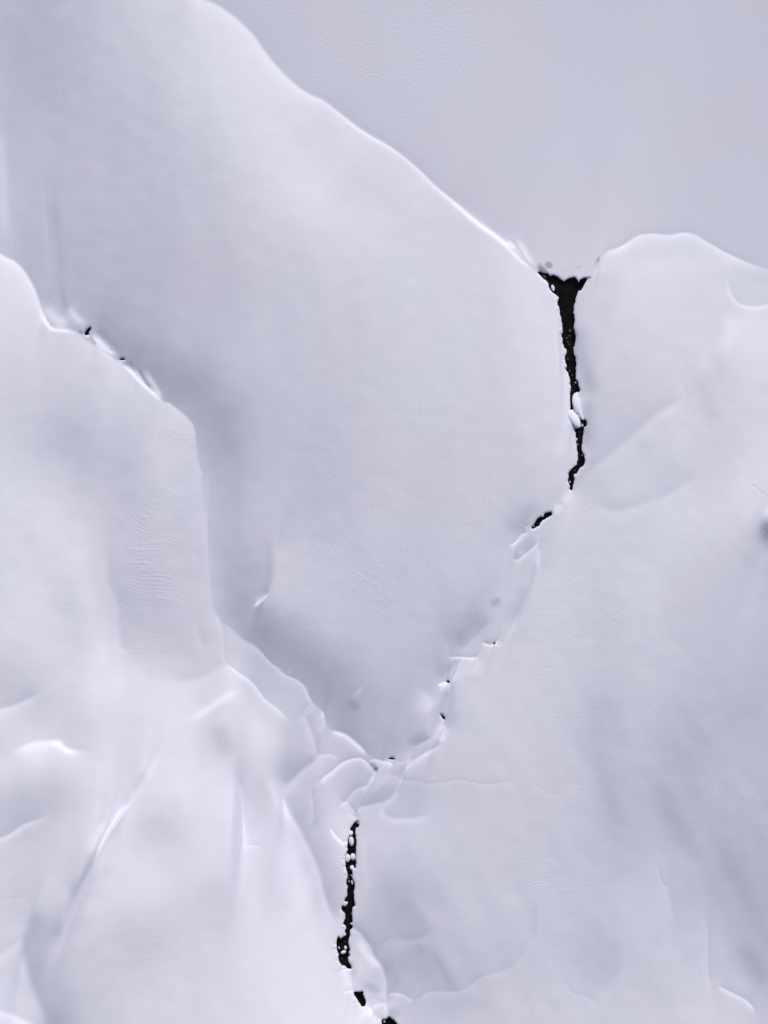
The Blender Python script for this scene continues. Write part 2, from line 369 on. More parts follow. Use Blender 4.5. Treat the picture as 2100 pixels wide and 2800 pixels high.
bandg("Z3: 900,400 930,900 960,1400 1000,1900", 4, 12)
crease("T12: 960,1330 1040,1440 1110,1530 1155,1610", (4, 34), (-5, 34), .6, .1)
crease("T12: 1150,1600 1080,1650 1000,1665 870,1670 790,1715", (6, 20), (-6, 25))
bandg("T12: 1120,1690 1180,1800 1250,1920 1290,2010", -10, 14); bandg("T12: 1045,1680 1085,1770", -8, 8)
bandg("T12: 830,1760 880,1880 940,1980 1000,2040", -8, 18)
crease("T12: 1020,2080 1070,2035 1130,1998 1290,1992 1370,1965 1450,1900 1550,1870 1658,1845", (-6, 14), (9, 16), .1, .2)
crease("T12: 850,2030 900,2018 960,2030 1020,2068", (-5, 8), (22, 9), .1, .1)
# pillow beside the lower opening
crease("Z4: 690,450 720,445 780,465 850,520 950,640 1060,800 1130,980 1230,1080 1290,1190 1350,1380 1362,1520 1355,1700 1335,1860", (-22, 24), (16, 7), .02, .1)
bandg("Z4: 760,560 880,760 1010,960 1160,1130 1260,1300", 16, 13)
bandg("Z4: 800,900 900,1150 1050,1300", 4, 24); bandg("Z4: 850,1450 1100,1560 1280,1660", -13, 12)
crease("Z4: 1050,1800 1140,1760 1340,1850", (-6, 8), (6, 8))
bandg("Z4: 660,1000 720,1200 760,1330", -9, 12)
crease("Z4: 710,1200 695,1330 690,1450 710,1560 790,1620", (-10, 14), (6, 10))
crease("Z4: 420,1290 480,1240 560,1205 640,1185 700,1205", (-8, 6), (11, 12))
crease("Z4: 560,1600 640,1595 720,1610 750,1640", (-12, 7), (14, 6))
bandg("Z4: 900,1930 1000,1990 1080,2100", 9, 20)
crease("Z4: 1090,1990 1120,1880 1200,1850 1330,1850 1370,1920 1402,2000 1395,2080 1340,2150", (-6, 9), (12, 12), .1, .1)
crease("Z4: 1340,2155 1220,2130 1130,2080 1080,1990 1020,1920 960,1900", (5, 8), (-9, 12))
bandg("Z4: 1440,1900 1500,2000 1600,2120", -12, 18)
# lower left hills
bandg("T02: 760,830 700,950 650,1060 590,1180 530,1300 470,1440", -19, 7, .3, .4)
bandg("T02: 700,860 640,1000 590,1110", 9, 11)
bandg("T02: 880,735 800,830 720,950 660,1060 600,1180", 20, 6)
bandg("T02: 560,1170 510,1300 450,1450 400,1580 330,1720", -14, 17); bandg("T02: 410,1600 440,1450 480,1260", 9, 11)
bandg("T02: 640,1010 560,1180 480,1400 380,1680", -7, 28)
bandg("T02: 760,960 700,1080 620,1250", 6, 14)
bandg("T02: 950,540 900,640 860,720", -8, 9); bandg("T02: 1040,440 1000,540 960,640", 6, 9)
crease("T02: -60,190 0,165 70,150 150,120 230,80 300,40", (-11, 26), (10, 20), .05, .3)
crease("T02: 60,460 200,385 300,368 390,375 430,410 480,432 540,430 590,395", (-5, 22), (14, 26), .3, .2)
bandg("T02: 320,375 400,385 440,425 540,436", 12, 8)
crease("T02: -60,1030 0,1000 80,965 160,910 240,880 290,860 350,800", (-8, 22), (18, 14), .05, .4)
crease("T02: 245,1370 215,1530 170,1720 200,1850 240,1980 300,2130 340,2260", (-20, 46), (7, 12), .15, .02)
thin("T02: -40,1385 120,1375 250,1366", 5, 4); crease("T02: -40,1790 130,1660 180,1640", (-3, 12), (7, 20))
crease("T02: -40,2080 60,2100 180,2160 330,2230", (-6, 20), (10, 26))
crease("T02: 1520,540 1545,640 1572,740 1576,900 1600,1045", (-9, 30), (5, 20), .4, .2)
crease("T02: 1590,1030 1605,1052 1650,1058 1690,1056", (-4, 8), (7, 10))
bandg("T02: 1410,250 1440,380 1510,490", -9, 26)
bandg("T12: 0,500 120,720 180,860 300,1080", 6, 14, .4, .4)
# between the openings
crease("Z6: 950,540 1050,495 1100,420 1180,385", (-24, 3.5), (28, 8), .1, .2)
thin("Z6: 1055,470 1105,390 1150,320 1260,285 1340,180 1440,162", 13, 3)
crease("Z6: 995,700 1060,700 1120,660 1190,600 1260,530 1310,470", (-16, 15), (20, 5.5), .08, .3)
bandg("Z6: 1285,560 1278,700 1265,820", 13, 4)
bandg("Z6: 730,1195 800,1190 860,1125", -16, 9)
bandg("Z6: 1150,950 1100,1100 1020,1350 950,1490", -8, 18)
crease("Z6: 1270,700 1220,900 1140,1150 1070,1330 930,1570", (6, 18), (-5, 16))
crease("Z6: 270,1815 360,1790 450,1720 560,1620 700,1470 830,1365", (-8, 60), (15, 7), .08, .3)
crease("Z6: 270,1815 400,1808 520,1816 612,1808", (-20, 9), (28, 5.5), .15, .1)
thin("Z6: 820,1365 860,1400 905,1430", 7, 3)
crease("Z6: 655,1628 700,1655 750,1666 790,1655 845,1590", (-28, 9), (26, 6), .12, .3)
crease("Z6: 150,2122 200,2105 290,2078", (-18, 6), (34, 11), .1, .05)
crease("Z6: 287,2085 292,2150 285,2230", (-12, 12), (14, 10), .05, .3)
crease("Z6: 285,2080 300,1990 330,1930 400,1850", (-12, 20), (6, 14))
bandg("Z6: 830,1705 870,1650", 12, 5)
crease("Z7: 1560,655 1578,700 1580,750", (-10, 10), (14, 6), .1, .3)
bandg("Z7: 1540,580 1560,600", -25, 4)
bandg("Z7: 1040,1035 1075,1040 1110,1035", -18, 5)
bandg("Z6: 1350,60 1200,180 1050,330 930,450", -10, 26)
bandg("Z6: 760,1250 600,1400 450,1560 330,1720", -10, 40)
bandg("Z6: 330,1860 240,1950 130,2060", -9, 22)
bandg("Z6: 430,1900 400,2100 390,2300 | Z7: 1640,600", 6, 30)
bandg("Z6: 1230,420 1180,480 1090,620", -8, 14)
bandg("Z6: 640,1800 560,1900 520,2050", 9, 22)
bandg("Z7: 1620,300 1640,450 1640,620 1620,760", -8, 12)
bandg("Z7: 1450,400 1400,480 1480,560", 10, 30)
bandg("Z7: 1555,660 1545,780 1530,880", 14, 12)
bandg("Z7: 1200,880 1330,830 1440,780", -9, 14)
# banks of the upper opening
bandg("Z1: 880,1150 930,1400 965,1600 1010,1800 1080,2000 1130,2212", -19, 22, .25, .2)
bandg("Z2: 1190,150 1220,450 1190,650 1190,850 1200,1150", -18, 17)
bandg("Z2: 1180,1230 1100,1400 1000,1620 950,1750", -9, 13)
bandg("Z2: 940,1700 870,1800 790,1920", 13, 13)
bandg("Z2: 1060,160 1100,350 1120,520", 9, 8)
crease("Z2: 960,400 1000,470 1030,555 1090,600", (-18, 16), (16, 12), .05, .1)
bandg("Z2: 920,480 970,520 1010,590", 14, 14); bandg("Z2: 960,640 1000,690 1040,700", -18, 7)
bandg("Z2: 620,2010 700,1990 780,1900", 14, 12)
bandg("Z1: 640,1100 690,1400 720,1800 780,2150", 4, 14)
# faint broad folds
bandg("T22: 500,150 560,450 640,850 720,1080", -3, 24, .2, .2)
bandg("T22: 1280,1000 1450,1300 1600,1600 1700,1800", -7, 28)
bandg("T22: 1480,1650 1560,1800 1658,2000", -8, 26)
bandg("T22: 850,560 1000,800 1150,1050 1250,1200", -5, 34)
bandg("T21: 1200,150 1250,400 1330,560", -6, 26)
bandg("F: 1559,640 1545,740 1560,860", -4, 22)
bandg("T20: 1330,2000 1400,2150 | T21: 1280,150", 7, 24)
crease("T21: 460,860 600,760 760,625 900,505 1050,400 1130,355", (-7, 36), (8, 30), .15, .15)
crease("T21: 480,1010 560,1070 640,1095 750,1085 880,1040 1000,1000 1100,930 1200,855", (-6, 34), (6, 26), .2, .2)
crease("T21: 1090,280 1110,330 1130,360", (-3, 8), (6, 12))
crease("T01: 700,1300 705,1560 765,1700 770,1850 790,1970 880,2035", (-9, 38), (6, 22), .3, .15)
thin("T01: 905,1000 900,1200 900,1380 930,1460 975,1550 990,1700 985,1780 1060,1820 1150,1900", 5, 3)
thin("T01: 875,230 870,330 850,440", 4, 3); thin("T01: 500,700 520,740 480,790 495,850 430,865", 5, 3)
thin("T01: 1230,1370 1280,1400 1290,1460 1345,1465", 5, 3)
crease("T01: 1275,1830 1285,1900 1320,1990", (-6, 22), (5, 16))
crease("T22: 945,1195 960,1270 1000,1325", (-7, 5), (7, 7)); thin("T22: 995,1255 1005,1300", 5, 3)
crease("T22: 1000,1300 1025,1420 1047,1570", (-5, 10), (9, 26), .05, .4)
crease("T22: 1255,1480 1268,1620 1270,1850 1290,1960 1310,2020", (-5, 14), (6, 18), .3, .1)
crease("T22: 590,1550 690,1640 714,1750 690,1880 600,1990 420,2012", (3, 24), (-4, 44), .4, .3)
crease("T22: 340,1930 390,2005 480,2030 560,2080", (-4, 8), (6, 10))
crease("T22: 1330,1960 1420,2010 1500,2050 1550,2090 1585,2160", (-10, 14), (24, 10), .15, .2)
crease("T22: 150,1370 165,1480 155,1620 60,1770 -20,1840 | T12: 1550,1870", (4, 8), (-5, 30))
thin("T22: 0,1860 120,1900 270,1870 400,1880", 4, 3); thin("T22: 0,625 120,635 200,690 380,760", 4, 3)
thin("T22: 0,565 150,550 220,570 320,540", 4, 3); thin("T22: 240,1430 450,1340 620,1280 800,1210", 4, 3)
thin("T22: 30,1960 120,2130 160,2220", 4, 3)
thin("T11: 0,550 60,460 130,390 250,310 380,230", 5, 3); thin("T11: 1040,230 1045,400 1060,560 1010,700 900,790 850,940", 5, 3)
thin("T11: 1450,690 1490,800 1505,950 1498,1120 1500,1240 1540,1310 1658,1390", 5, 3)
thin("T11: 365,1060 350,1200 330,1340 320,1440", 4, 3); thin("T11: 50,200 35,330 20,430", 4, 3)
thin("T11: 270,860 300,800 400,740 520,650", 4, 3); thin("T11: 570,420 560,540 600,580", 4, 3)
thin("T11: 1275,1500 1270,1620 1310,1720", 4, 3); thin("T11: 1165,1570 1180,1660 1250,1750", 4, 3)
thin("T11: 640,1780 600,1950 590,2100", 3, 3); thin("T11: 930,1640 945,1850 970,2000", 3, 3)
thin("T00: 210,690 245,820 290,1200 310,1450 325,1750", 4, 3); thin("T00: 60,1300 80,1500 95,1660", 4, 3)
crease("T00: 400,560 415,620 430,655", (-5, 6), (3, 6))
thin("Z5: -20,100 60,130 120,200 160,260", 4, 3)
# long ripple lines across the slope right of the narrow part
for sp in ["1400,1090 1500,1060 1658,1040", "1140,1310 1220,1350 1350,1355 1500,1340", "1040,1470 1140,1525 1230,1510 1400,1520 1500,1550 1600,1580",
           "960,1640 1090,1680 1180,1650 1400,1645 1540,1650 1640,1700", "1090,1730 1170,1780 1260,1760", "1160,1950 1300,1940 1430,1930 1560,1950",
           "1500,1230 1600,1195 1658,1190", "1200,1250 1290,1285 1450,1270 1600,1275", "1200,2030 1330,2020 1480,2025"]:
    thin("Z6: " + sp, 5, 3)
for sp in ["700,1000 760,1030", "560,960 650,930 900,905"]:
    thin("T22: " + sp, 3, 3)

# ------------------------------------------------------------------ height of the snow from the surveyed slopes
def s2l(v):
    v = v / 255.0
    return np.where(v <= .04045, v / 12.92, ((v + .055) / 1.055) ** 2.4)
BL = s2l(np.clip(T, 60, 254))
tgt = (BL - SH_A) / SH_B
se, ce = math.sin(math.radians(SUN_EL)), math.cos(math.radians(SUN_EL))
lx, ly = math.cos(math.radians(SUN_AZ)), -math.sin(math.radians(SUN_AZ))     # image axes, y down
ux = 2 * np.pi * FX / (STEP * S); uy = 2 * np.pi * FY / (STEP * S)
kd = 1j * (ux * lx + uy * ly); k2 = ux ** 2 + uy ** 2
LAM, MU = 0.05, (2 * math.pi / 260.0) ** 2 * 0.25
flat = np.median(tgt[mK > .9])
taper = np.ones(SHP)
def edge_fade(n):
    w = np.ones(n); r = np.linspace(0, 1, PADN); r = r * r * (3 - 2 * r); w[:PADN] = r; w[-PADN:] = r[::-1]; return w
FADE = edge_fade(SHP[0])[:, None] * edge_fade(SHP[1])[None, :]
def solve(g):
    G = np.fft.rfft2(pad(g) * FADE)
    H = np.conj(kd) * G / (np.abs(kd) ** 2 + LAM * k2 + MU)
    H[0, 0] = 0
    return unpad(np.fft.irfft2(H, s=SHP))
def grads(h):
    gy, gx = np.gradient(h, STEP * S); return gx, gy
def ndotl(h):
    gx, gy = grads(h); N = np.sqrt(1 + gx ** 2 + gy ** 2)
    return (se - (gx * lx + gy * ly) * ce) / N, N
g = (se - tgt) / ce
h = solve(g)
for it in range(3):
    nl, N = ndotl(h)
    g = g - 0.8 * (tgt - nl) * N / ce
    g = np.clip(g, -1.1, 1.1)
    h = solve(g)

# second pass: crisp folds only, kept local
MU2 = (2 * math.pi / 3.2) ** 2 * .12
for it in range(3):
    nl, N = ndotl(h)
    res = -(tgt - nl) * N / ce
    G = np.fft.rfft2(pad(np.clip(res, -.5, .5)) * FADE)
    H2 = np.conj(kd) * G / (np.abs(kd) ** 2 + .05 * k2 + MU2); H2[0, 0] = 0
    h = h + .8 * unpad(np.fft.irfft2(H2, s=SHP))

# ------------------------------------------------------------------ small relief: wind grain on the lake, ripples on the slopes
lakeN = band_noise(14, .5) * .45 + band_noise(8, .4) * .45
lake_amp = mK * np.clip(.9 + .25 * low_noise(110), .3, 1.5)
near_slush = np.exp(-(((X - 1545) / 120) ** 2 + ((Y - 725) / 55) ** 2))
h += .0055 * lakeN * lake_amp * (1 - .8 * near_slush)
def ripples(wl, ang, mask, amp):
    n = band_noise(wl, .5, ang, .14) + .2 * band_noise(wl * .8, .5)
    wx, wy = 26 * low_noise(60), 26 * low_noise(60)
    jx = np.clip(((X + wx + MX) / STEP), 0, NX - 2); jy = np.clip(((Y + wy + MX) / STEP), 0, NY - 2)
    a0 = jx.astype(int); b0 = jy.astype(int); u = jx - a0; v = jy - b0
    n = (n[b0, a0] * (1 - u) + n[b0, a0 + 1] * u) * (1 - v) + (n[b0 + 1, a0] * (1 - u) + n[b0 + 1, a0 + 1] * u) * v
    ridg = np.exp(-(n / .42) ** 2) - .42
    h_ = 1.1 * amp * ridg * mask
    return h_
def blob(cx, cy, rx, ry): return np.exp(-(((X - cx / .79) * .79 / rx) ** 2 + ((Y - cy / .79) * .79 / ry) ** 2) ** 1.5)
land = 1 - mK
pat = np.clip(.75 + .35 * low_noise(35), 0.1, 1.4)
Lh = np.clip(blob(200, 1200, 300, 380) + blob(100, 1750, 190, 120) + blob(240, 1950, 250, 200), 0, 1) * mL
h += ripples(13, 8, Lh * pat, .010)
h += ripples(12, 38, (blob(380, 1100, 130, 330) + blob(300, 1250, 100, 200)) * mL * pat, .012)
h += ripples(12, 55, (blob(820, 1100, 260, 300) + blob(700, 1250, 130, 200)) * land * (1 - mL) * pat, .011)
h += ripples(13, 5, (blob(950, 1050, 260, 200) + blob(480, 350, 330, 250)) * land * (1 - mL) * pat, .008)
h += ripples(13, 75, (blob(1000, 1270, 160, 160) + blob(900, 1400, 200, 120)) * land * (1 - mL) * pat, .010)
h += ripples(15, 4, (blob(1250, 1400, 220, 330) + blob(1350, 830, 230, 200)) * mR * pat, .011)
h += ripples(14, 35, (blob(1550, 1000, 150, 200) + blob(1300, 1130, 200, 90)) * mR * pat, .010)
h += ripples(16, 52, blob(1500, 1550, 330, 380) * mR * pat, .007)
h += ripples(15, 80, (blob(1450, 2100, 260, 130)) * mR * pat, .010)
h += ripples(15, -15, (blob(1150, 1900, 280, 260)) * mR * pat, .009)
h += .0016 * band_noise(7, .4) * land
h += .006 * band_noise(90, .5) * land

# pits of the track at the right edge
trk = [(1150, 728), (1200, 785), (1235, 820), (1285, 862), (1320, 895), (1345, 915), (1400, 965), (1440, 1000), (1480, 1035), (1500, 1050),
       (1540, 1110), (1560, 1135), (1600, 1160), (1650, 1200), (1415, 1063), (940, 293), (1052, 430), (1138, 405), (1210, 340), (1217, 205), (960, 450),
       (1565, 1575), (1548, 1605), (1533, 1625), (1520, 1655), (1517, 1685), (1505, 1720), (1495, 1745)]
for (x, y) in P('Z8', trk):
    x += rng.normal(0, .8); y += rng.normal(0, .8)
    h -= (.035 if x < 2040 else .05) * np.exp(-((X - x) ** 2 + (Y - y) ** 2) / 5.5)
for (x, y) in P('Z5', [(1045, 1095), (1060, 1110), (1050, 1112), (1068, 1100), (1040, 1108), (845, 1015)]):
    h -= .06 * np.exp(-((X - x) ** 2 + (Y - y) ** 2) / 4)

# ------------------------------------------------------------------ openings over the water
HOLES = {
 'up': "Z1: 420,575 455,565 490,585 545,595 575,625 600,612 640,618 690,650 730,680 757,693 790,665 825,648 860,645 878,633 905,660 935,708 960,670 1000,650 1030,645 1035,665 1010,705 985,750 960,795 925,805 912,840 885,910 888,940 868,1000 858,1080 872,1120 874,1190 858,1275 875,1300 888,1370 885,1440 862,1540 865,1610 885,1640 893,1700 890,1800 888,1920 920,1960 | Z2: 1045,25 1070,80 1080,110 1040,148 1000,152 980,168 978,200 990,235 1030,245 1020,285 975,350 965,400 938,425 935,340 928,240 925,160 940,110 943,50 | Z1: 828,1981 828,1920 815,1880 805,1835 775,1810 778,1780 790,1760 768,1690 765,1660 780,1610 790,1575 778,1535 755,1525 750,1490 735,1470 738,1410 720,1375 738,1340 735,1270 725,1200 722,1150 705,1110 705,1070 695,1020 675,985 672,950 690,905 690,885 650,850 605,820 575,780 560,745 560,710 535,675 500,655 470,620 445,595",
 'mid': "Z2: 1070,568 1110,580 1125,546 1145,580 1177,600 1175,640 1168,675 1140,680 1130,710 1125,790 1110,870 1100,960 1092,1040 1110,1090 1135,1130 1145,1200 1140,1270 1110,1310 1060,1345 1035,1390 1015,1425 975,1430 968,1480 983,1515 970,1580 955,1640 950,1695 915,1675 925,1640 908,1580 890,1550 895,1510 905,1480 898,1430 925,1390 960,1350 1035,1290 1035,1240 1050,1180 1050,1110 1035,1030 1025,930 1015,830 1010,770 1010,715 1040,715 1065,665 1085,610",
 'slit': "Z6: 1440,160 1430,205 1365,240 1310,280 1290,320 1215,357 1212,335 1250,300 1275,255 1310,222 1345,228 1360,185 1400,175",
 'n1': "Z6: 775,1662 782,1650 802,1643 797,1658 785,1668",
 'n2': "Z7: 1585,292 1620,280 1623,302 1600,300",
 'n3': "Z7: 1526,592 1550,600 1575,620 1580,652 1560,645 1545,615",
 'n4': "Z7: 1040,1028 1070,1014 1098,1022 1112,1032 1075,1034",
 'low': "Z3: 815,325 828,395 835,420 805,465 795,505 760,545 772,620 780,700 775,800 772,900 772,1000 772,1100 770,1225 755,1225 740,1180 700,1185 660,1200 660,1235 690,1270 705,1330 697,1400 715,1450 735,1490 745,1600 728,1680 735,1780 745,1860 757,1935 715,1960 700,2010 693,2100 | Z4: 705,200 708,310 678,335 678,362 708,380 708,415 665,460 655,500 658,580 635,650 625,700 645,780 660,860 645,890 660,945 625,970 622,1010 640,1080 690,1175 695,1190 620,1185 590,1140 520,1120 480,1065 460,990 460,900 430,830 422,700 435,620 455,585 470,620 500,632 600,570 578,500 605,440 600,395 545,345 565,300 590,235 585,150 520,80 | Z3: 520,1940 560,1960 600,1955 635,1890 600,1870 570,1840 610,1780 630,1720 620,1660 640,1580 605,1525 615,1450 635,1340 610,1260 590,1190 585,1110 590,1000 610,945 625,900 640,880 620,830 635,780 632,700 660,650 655,618 690,630 712,615 730,560 715,545 680,520 680,490 720,430 765,380",
 'foot': "Z4: 745,1640 775,1628 860,1640 890,1623 918,1640 908,1680 935,1760 965,1840 950,1885 910,1895 885,1880 850,1820 800,1740 765,1690",
 'end': "Z4: 1400,2098 1440,2130 1505,2168 1560,2230 1600,2330 1700,2500 1500,2600 1330,2400 1290,2280 1275,2165 1330,2150 1385,2140",
 'pit1': "Z5: 800,942 825,905 862,878 862,905 840,932 850,950 810,960",
 'pit2': "Z5: 1125,1185 1142,1174 1178,1177 1184,1190 1145,1194",
}
def rough(poly, amp=1.3, seg=4.0):
    r = np.random.default_rng(len(poly)); out = []
    n = len(poly)
    for i in range(n):
        a = np.array(poly[i]); b = np.array(poly[(i + 1) % n]); L = np.hypot(*(b - a)); m = max(1, int(L / seg))
        nv = np.array([-(b - a)[1], (b - a)[0]]) / (L + 1e-9)
        for k in range(m):
            q = a + (b - a) * k / m
            out.append(tuple(q + (nv * r.normal(0, amp * .5) if k else 0)))
    return out
def grow(poly, d):
    q = np.array(poly); area = 0.5 * np.sum(q[:, 0] * np.roll(q[:, 1], -1) - np.roll(q[:, 0], -1) * q[:, 1])
    t = np.roll(q, -1, 0) - np.roll(q, 1, 0); t /= np.hypot(*t.T)[:, None] + 1e-9
    return [tuple(v) for v in q + np.stack([t[:, 1], -t[:, 0]], 1) * d * np.sign(area)]
POLY = {}
for k, v in HOLES.items():
    POLY[k] = rough(grow(PP(v), 0. if k in ('n1', 'pit2', 'n2', 'n3', 'n4', 'pit1') else 1.3), .4 if k in ('n1', 'n2', 'n3', 'n4', 'pit1', 'pit2') else 1.3)
hole_mask = np.zeros(X.shape, bool)
for p in POLY.values(): hole_mask |= inside(p, X, Y)
hb = blur(hole_mask.astype(float), 3.0)
hw = blur(hole_mask.astype(float), 7.0)
# rounded lip, and crumbled snow on the left banks of the openings
h -= .30 * np.clip(hb, 0, .5)
gy_, gx_ = np.gradient(blur(hole_mask.astype(float), 9.0))
gn = np.hypot(gx_, gy_) + 1e-9
leftbank = np.clip(gx_ / gn, 0, 1) * np.clip(hw * 5, 0, 1) * (1 - hole_mask)
h += .022 * leftbank * (band_noise(18, .5) + .5 * band_noise(8, .4)) * np.clip(.5 + low_noise(14), 0, 1.2) * (1 - near_slush)
for (fr, x, y, rx, ry, a) in [('Z4', 420, 930, 45, 170, .08), ('Z4', 780, 1790, 70, 120, .09), ('Z4', 590, 1600, 40, 25, .08), ('Z3', 565, 1150, 25, 60, .06),
                              ('Z2', 905, 300, 20, 150, .03), ('Z2', 1020, 670, 40, 40, .04), ('Z4', 1200, 2190, 80, 50, .1), ('Z1', 730, 1700, 30, 200, .04),
                              ('Z6', 1180, 350, 60, 40, .05), ('Z6', 850, 1660, 30, 50, .05), ('Z2', 930, 1400, 30, 50, .05)]:
    px, py = P(fr, [(x, y)])[0]; s = FR[fr][2]
    m = np.exp(-(((X - px) / (rx / s)) ** 2 + ((Y - py) / (ry / s)) ** 2) ** 1.5)
    h += .4 * a * m * (band_noise(8, .5) + band_noise(16, .5))

# slush patches by the outlet: thin wet snow over dark ice
slush = np.zeros(X.shape)
for (x, y, rx, ry, rot, a) in [(558, 478, 52, 46, 20, .40), (478, 535, 72, 42, 38, .50), (445, 490, 26, 45, 0, .35), (935, 505, 32, 20, 15, .16), (1178, 412, 20, 44, 18, .34), (1165, 440, 28, 50, 20, .16),
                               (1062, 640, 34, 20, -10, .60), (738, 552, 22, 12, 0, .12), (520, 575, 50, 22, 25, .40), (860, 1500, 1, 1, 0, 0)]:
    px, py = P('Z1', [(x, y)])[0]; c, s_ = math.cos(math.radians(rot)), math.sin(math.radians(rot))
    dx, dy = X - px, Y - py; rx /= 4.608; ry /= 4.608
    e = ((dx * c + dy * s_) / rx) ** 2 + ((-dx * s_ + dy * c) / ry) ** 2
    slush = np.maximum(slush, min(1, a * 1.35) * np.exp(-e ** 3))
slush *= np.clip(.95 + .06 * band_noise(10, .5), .5, 1.2)
slush = np.clip(slush, 0, 1)

h -= np.median(h[mK > .9])
print("relief", h.min(), h.max(), np.percentile(h, [1, 50, 99]))
DUMP = globals().get('DUMP_PATH')

# ------------------------------------------------------------------ materials
def mat(name):
    m = bpy.data.materials.new(name); m.use_nodes = True
    return m, m.node_tree, m.node_tree.nodes['Principled BSDF']
def snow_mat(name, slushy=False):
    m, t, b = mat(name)
    b.inputs['Roughness'].default_value = .62
    b.inputs['Specular IOR Level'].default_value = .18
    tc = t.nodes.new('ShaderNodeTexCoord')
    n1 = t.nodes.new('ShaderNodeTexNoise'); n1.inputs['Scale'].default_value = .045; n1.inputs['Detail'].default_value = 3
    t.links.new(tc.outputs['Object'], n1.inputs['Vector'])
    r = t.nodes.new('ShaderNodeValToRGB')
    r.color_ramp.elements[0].position = .35; r.color_ramp.elements[0].color = (.818, .800, .908, 1)
    r.color_ramp.elements[1].position = .65; r.color_ramp.elements[1].color = (.808, .808, .908, 1)
    t.links.new(n1.outputs['Fac'], r.inputs['Fac'])
    last = r.outputs['Color']
    if slushy:
        a = t.nodes.new('ShaderNodeAttribute'); a.attribute_name = 'slush'
        mx = t.nodes.new('ShaderNodeMix'); mx.data_type = 'RGBA'
        t.links.new(a.outputs['Fac'], mx.inputs['Factor']); t.links.new(last, mx.inputs['A'])
        mx.inputs['B'].default_value = (.17, .17, .19, 1); last = mx.outputs['Result']
    t.links.new(last, b.inputs['Base Color'])
    n2 = t.nodes.new('ShaderNodeTexNoise'); n2.inputs['Scale'].default_value = 9.0; n2.inputs['Detail'].default_value = 3
    t.links.new(tc.outputs['Object'], n2.inputs['Vector'])
    bp = t.nodes.new('ShaderNodeBump'); bp.inputs['Strength'].default_value = .35; bp.inputs['Distance'].default_value = .012
    t.links.new(n2.outputs['Fac'], bp.inputs['Height']); t.links.new(bp.outputs[0], b.inputs['Normal'])
    return m
M_SNOW = snow_mat('snow', True); M_CAP = snow_mat('snow_cap')
M_WATER, t, b = mat('dark_water')
b.inputs['Roughness'].default_value = .12; b.inputs['IOR'].default_value = 1.33
tc = t.nodes.new('ShaderNodeTexCoord')
n1 = t.nodes.new('ShaderNodeTexNoise'); n1.inputs['Scale'].default_value = 1.3; n1.inputs['Detail'].default_value = 5
t.links.new(tc.outputs['Object'], n1.inputs['Vector'])
r = t.nodes.new('ShaderNodeValToRGB'); r.color_ramp.elements[0].color = (.0035, .003, .003, 1); r.color_ramp.elements[1].color = (.014, .009, .0055, 1)
r.color_ramp.elements[0].position = .35; r.color_ramp.elements[1].position = .7
t.links.new(n1.outputs['Fac'], r.inputs['Fac']); t.links.new(r.outputs[0], b.inputs['Base Color'])
n2 = t.nodes.new('ShaderNodeTexNoise'); n2.inputs['Scale'].default_value = 5; n2.inputs['Detail'].default_value = 4
mp = t.nodes.new('ShaderNodeMapping'); mp.inputs['Scale'].default_value = (1.8, .7, 1)
t.links.new(tc.outputs['Object'], mp.inputs[0]); t.links.new(mp.outputs[0], n2.inputs['Vector'])
bp = t.nodes.new('ShaderNodeBump'); bp.inputs['Strength'].default_value = .5; bp.inputs['Distance'].default_value = .05
t.links.new(n2.outputs['Fac'], bp.inputs['Height']); t.links.new(bp.outputs[0], b.inputs['Normal'])
def rock_mat(name, c0, c1, rough_):
    m, t, b = mat(name); b.inputs['Roughness'].default_value = rough_
    tc = t.nodes.new('ShaderNodeTexCoord')
    n1 = t.nodes.new('ShaderNodeTexNoise'); n1.inputs['Scale'].default_value = 6; n1.inputs['Detail'].default_value = 6
    t.links.new(tc.outputs['Object'], n1.inputs['Vector'])
    r = t.nodes.new('ShaderNodeValToRGB'); r.color_ramp.elements[0].color = c0; r.color_ramp.elements[1].color = c1
    r.color_ramp.elements[0].position = .35; r.color_ramp.elements[1].position = .68
    t.links.new(n1.outputs['Fac'], r.inputs['Fac']); t.links.new(r.outputs[0], b.inputs['Base Color'])
    bp = t.nodes.new('ShaderNodeBump'); bp.inputs['Strength'].default_value = .6; bp.inputs['Distance'].default_value = .03
    t.links.new(n1.outputs['Fac'], bp.inputs['Height']); t.links.new(bp.outputs[0], b.inputs['Normal'])
    return m
M_ROCK = rock_mat('wet_rock', (.008, .007, .006, 1), (.05, .045, .04, 1), .35)
M_DARK = rock_mat('dark_rock', (.004, .004, .004, 1), (.03, .03, .032, 1), .6)
M_GREY = rock_mat('grey_rock', (.05, .05, .055, 1), (.2, .2, .21, 1), .7)

# ------------------------------------------------------------------ snow sheet mesh, holes cut, walls under the lips
fine_x = xs; fine_y = ys
ext = np.array([4, 10, 20, 36, 60, 100, 170, 300, 520, 900, 1500, 2600, 4600, 8000, 14000.])
ax_ = np.concatenate([fine_x[0] - ext[::-1], fine_x, fine_x[-1] + ext])
ay_ = np.concatenate([fine_y[0] - ext[::-1], fine_y, fine_y[-1] + ext])
ne = len(ext)
H = np.pad(h, ne, mode='edge'); SL = np.pad(slush, ne, mode='edge')
GX, GY = np.meshgrid(ax_, ay_)
dout = np.maximum(np.maximum(-MX - GX, GX - (2100 + MX)), np.maximum(-MX - GY, GY - (2800 + MX)))
dout = np.clip(dout, 0, None)
roll = 2.2 * np.sin(GX / 700 + 1) * np.cos(GY / 900) + 1.2 * np.sin(GX / 310 + GY / 420)
f = np.clip(dout / 900, 0, 1); f = f * f * (3 - 2 * f)
H = H * (1 - f) + (roll * 1.0) * f
ny_, nx_ = H.shape
PXY = np.stack([GX.ravel(), GY.ravel()], 1).astype(float)
